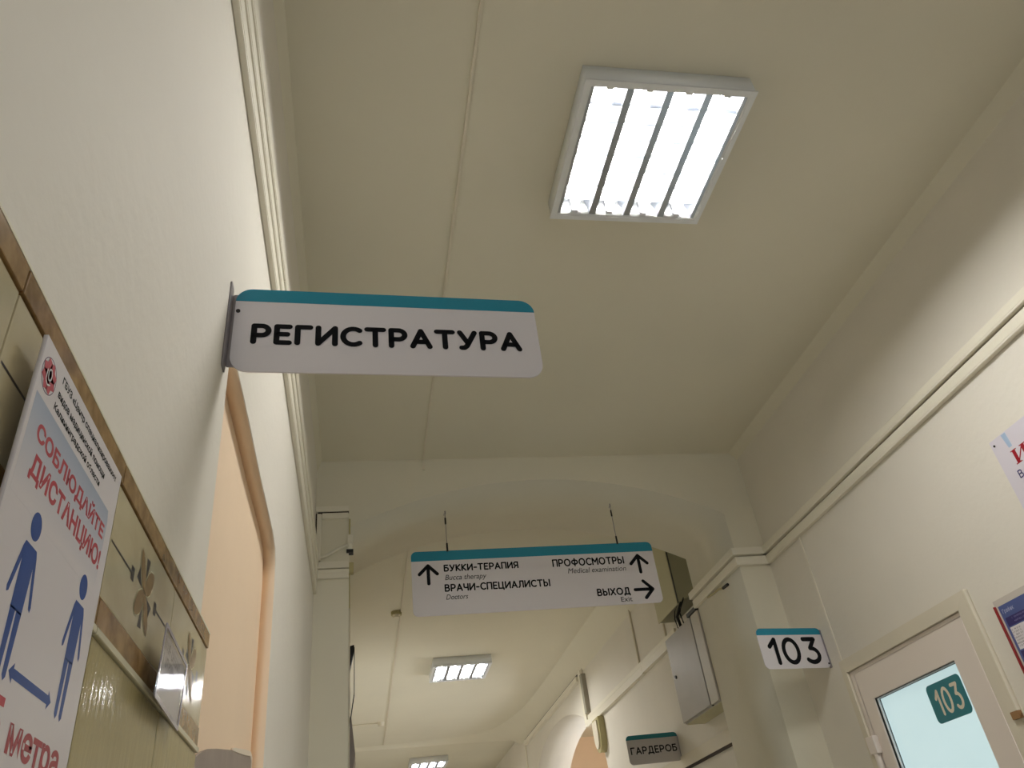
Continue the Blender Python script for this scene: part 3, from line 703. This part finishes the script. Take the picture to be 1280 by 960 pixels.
# right wall double run, round the pier and on to the far wall
def run(z0, z1, d, lab):
    k = empty('cable_duct', (XR, 0, z0), lab, 'cable duct')
    MB().box(XR-d, XR, -4.55, yF, z0, z1, .003).build('duct_length', TRUNK, k)
    MB().box(XR-d-.001, XR-.002, -4.55, yF-d-.002, z0+.008, z1-.008, .001).build('duct_cover', TRUNK, k)
    MB().box(2.11-d, XR-.001, yF-d, yF, z0, z1, .003).build('duct_corner', TRUNK, k)
    MB().box(2.11-d, 2.11, yF, 4.66, z0, z1, .003).build('duct_length', TRUNK, k)
    return k
run(3.119, 3.160, .040, 'upper of two white cable ducts along the right wall above the 103 door')
run(3.062, 3.112, .024, 'lower, thinner white cable duct along the right wall above the 103 door')
thing('cable', MB().tube([(XR-.012, -4.5, 3.1155), (XR-.012, 3.94, 3.1155)], .003, 6), GROOVE, 'dark line painted as shade between the two ducts on the right wall', 'cable')  # dark tube imitating the shaded underside of the upper duct
k = empty('cable_duct', (XR2, 5.4, 3.08), 'cable duct on the far right wall from the metal cabinet to the arch', 'cable duct')
MB().box(XR2-.032, XR2, 5.42, 6.22, 3.075, 3.135, .003).build('duct_length', TRUNK, k)
MB().box(XR2-.032, XR2, 6.225, 8.12, 3.070, 3.130, .003).build('duct_length', TRUNK, k)
MB().box(XR2-.018, XR2, 5.42, 8.12, 3.140, 3.175, .003).build('duct_length', TRUNK, k)
k = empty('cable_duct', (XR2, 8.3, 3.1), 'upright cable duct climbing beside the arched opening', 'cable duct')
MB().box(XR2-.03, XR2, 8.125, 8.22, 3.08, 3.62, .003).build('duct_length', TRUNK, k)
MB().box(XR2-.045, XR2, 8.025, 8.10, 3.18, 3.56, .003).build('duct_length', mat('grey duct', (.62, .60, .54), .5), k)
MB().tube([(XR2-.012, 8.09, 3.56), (XR2-.012, 8.09, 3.74)], .007, 6).build('cable', CASING, k)
k = empty('cable_duct', (XR2, 9, 3.55), 'high cable duct running over the arched opening to the far corner', 'cable duct')
MB().box(XR2-.05, XR2, 8.23, 11.5, 3.535, 3.585, .004).build('duct_length', TRUNK, k)
MB().box(XR2-.03, XR2, 8.23, 11.5, 3.592, 3.606).build('dark_cable', GROOVE, k)
thing('pipe', MB().tube([(XR2-.008, 6.32, 3.14), (XR2-.008, 6.32, 3.64)], .009, 8), CASING, 'thin upright pipe on far right wall left of the metal boxes', 'pipe')
thing('pipe', MB().tube([(XR2-.008, 5.62, 3.14), (XR2-.008, 5.62, 3.64)], .008, 8), CASING, 'thin upright pipe just left of the upper metal box', 'pipe')
thing('pipe', MB().tube([(XR2-.008, 11.6, .1), (XR2-.008, 11.6, 3.70)], .012, 8), TRUNK, 'thin upright pipe in the far corner beyond the arched opening', 'pipe')
thing('cable', MB().tube([(XR-.004, 3.59, 3.075), (XR-.004, 3.588, 2.412)], .0035, 6), TRUNK, 'thin white cable dropping from duct to the 103 door corner', 'cable')
for yy in (4.30,):
    c_ = thing('cable', MB().tube([(2.103, 4.22, 3.03), (2.1, 4.28, 3.045), (2.1, 4.38, 3.05), (2.104, 4.46, 3.062)], .006, 8), STRAW, 'short loose cable end under the duct on the right pier', 'cable')
    MB().tube([(2.101, 4.15, 3.026), (2.101, 4.22, 3.03)], .009, 8).build('dark_end', DARK, c_)

# lower metal cabinet
c1 = empty('metal_cabinet', (2.2, 4.96, 2.50), 'grey metal cabinet with a lock hanging under the olive box', 'cabinet')
MB().box(2.115, XR2, 4.66, 5.30, 2.50, 3.055, .003).build('body', CABM, c1)
MB().box(2.098, 2.115, 4.795, 5.295, 2.507, 3.05, .003).build('door', CABM, c1)
MB().box(2.100, 2.113, 4.66, 4.783, 2.505, 3.052, .002).build('side_panel', mat('pale grey enamel', (0.74, 0.72, 0.68), 0.4), c1)
MB().box(2.108, 2.118, 4.782, 4.796, 2.50, 3.055).build('dark_gap', DARK, c1)
MB().box(2.12, XR2-.002, 4.67, 5.29, 2.494, 2.501).build('bottom_plate', CABO, c1)
MB().tube([(2.090, 5.235, 2.79), (2.099, 5.235, 2.79)], .011, 10).build('lock', DARK, c1)
# upper box with slanting front
c2 = empty('metal_cabinet', (2.2, 5.1, 3.2), 'olive box with slanting front between arched beam and grey cabinet', 'cabinet')
MB().prism([(XR2, 5.38), (2.118, 5.38), (2.118, 4.955), (2.20, 4.70), (XR2, 4.68)], 2, 3.205, 3.74).build('body', CABD, c2)
MB().box(2.112, 2.119, 4.968, 5.382, 3.20, 3.745, .002).build('door', CABO, c2)
MB().box(2.116, 2.121, 4.952, 4.968, 3.205, 3.74).build('dark_gap', DARK, c2)
for i, (ya, yb) in enumerate(((4.94, 4.99), (4.90, 4.93), (5.02, 5.04))):
    lab = ['thickest of three black cables between the two metal boxes', 'black cable nearest the pier between the two metal boxes', 'thin black cable farthest from pier between the two metal boxes'][i]
    thing('cable', MB().tube([(2.14, ya, 3.22), (2.116-.004*i, ya+.01, 3.17), (2.10, yb, 3.12), (2.125, yb+.03, 3.05)], [.011, .006, .005][i], 8), BLACK, lab, 'cable', None, True)
thing('cable_bundle', MB().box(2.10, XR2, 4.68, 4.84, 3.06, 3.085, .004), BLACK, 'dark cable bundle on top of the grey metal cabinet', 'cable')
# casing above a doorway under the cabinet
k = tag(MB().box(XR2-.012, XR2, 4.66, 7.0, 2.31, 2.39, .003).build('lintel_board', CASING), 'cream board along far right wall under the grey cabinet', 'board')
MB().box(XR2-.014, XR2-.002, 4.66, 7.0, 2.292, 2.309).build('lintel_shadow', GROOVE, k)  # dark strip painted in as the shadow under the board
MB().box(XR2-.012, XR2, 5.78, 5.82, 1.6, 2.31, .003).build('upright_strip', CASING, k)
# half-moon bulkhead lamp
hmp = [(7.84, 3.06), (7.62, 3.06)] + [(7.73-.11*math.cos(math.radians(a)), 2.90-.14*math.sin(math.radians(a))) for a in range(0, 181, 20)]
k = tag(MB().prism(hmp, 0, XR2-.06, XR2).build('wall_fitting', STRAW), 'rounded beige wall fitting hanging under the duct by the arch', 'wall fitting')
MB().prism([(7.73+(y-7.73)*.72, 2.93+(z-2.93)*.80) for y, z in hmp], 0, XR2-.075, XR2-.06).build('cover', CASING, k)
# ceiling detectors
d1 = empty('ceiling_detector', (.30, 6.54, H), 'round ceiling detector beside the ceiling strip, nearer one', 'detector')
MB().tube([(.295, 6.54, H), (.295, 6.54, H-.028)], [.045, .045], 20).build('base', STRAW, d1)
MB().tube([(.295, 6.54, H-.028), (.295, 6.54, H-.05)], [.034, .028], 20).build('sensor', CASING, d1)
d2 = empty('ceiling_detector', (.27, 10.6, H), 'small ceiling detector farther along the strip with side cable', 'detector')
MB().tube([(.25, 10.6, H), (.25, 10.6, H-.05)], [.045, .035], 16).build('base', CASING, d2)
MB().tube([(XL, 10.62, H-.01), (.25, 10.6, H-.01)], .007, 6).build('cable', CASING, d2)

# wall screen beyond the left pier, its lower half turned back to the wall
tv = empty('wall_screen', (-.2, 5.5, 2.9), 'black-framed wall screen peeping out behind the left pier', 'screen')
MB().prism([(-.130, 3.19), (-.097, 3.20), (-.044, 3.215), (-.041, 3.19), (-.094, 2.93), (-.130, 2.93)], 1, 5.45, 5.50).build('screen_top', BLACK, tv)
MB().prism([(-.044, 3.20), (-.040, 3.20), (-.040, 2.895), (-.091, 2.56), (-.096, 2.56), (-.045, 2.897)], 1, 5.45, 5.50).build('screen_frame', BLACK, tv)
MB().box(XL, -.128, 5.455, 5.50, 3.0, 3.15, .004).build('wall_arm', METAL, tv)
b1 = tag(MB().box(XL, -.068, 5.42, 5.448, 2.80, 2.935, .004).build('wall_box', mat('pale grey plastic', (.74, .71, .71), .5)), 'small pale grey box on left wall under the black screen top', 'box')
MB().box(XL+.01, -.070, 5.42, 5.448, 2.785, 2.799).build('dark_base', GROOVE, b1)
b2 = tag(MB().prism([(XL, 2.77), (-.061, 2.77), (-.036, 2.545), (-.050, 2.45), (-.052, 2.2), (XL, 2.2)], 1, 5.53, 5.9).build('wall_box', mat('grey fitting', (.66, .63, .62), .5)), 'larger grey angled box on left wall, lower than the pale box', 'box')
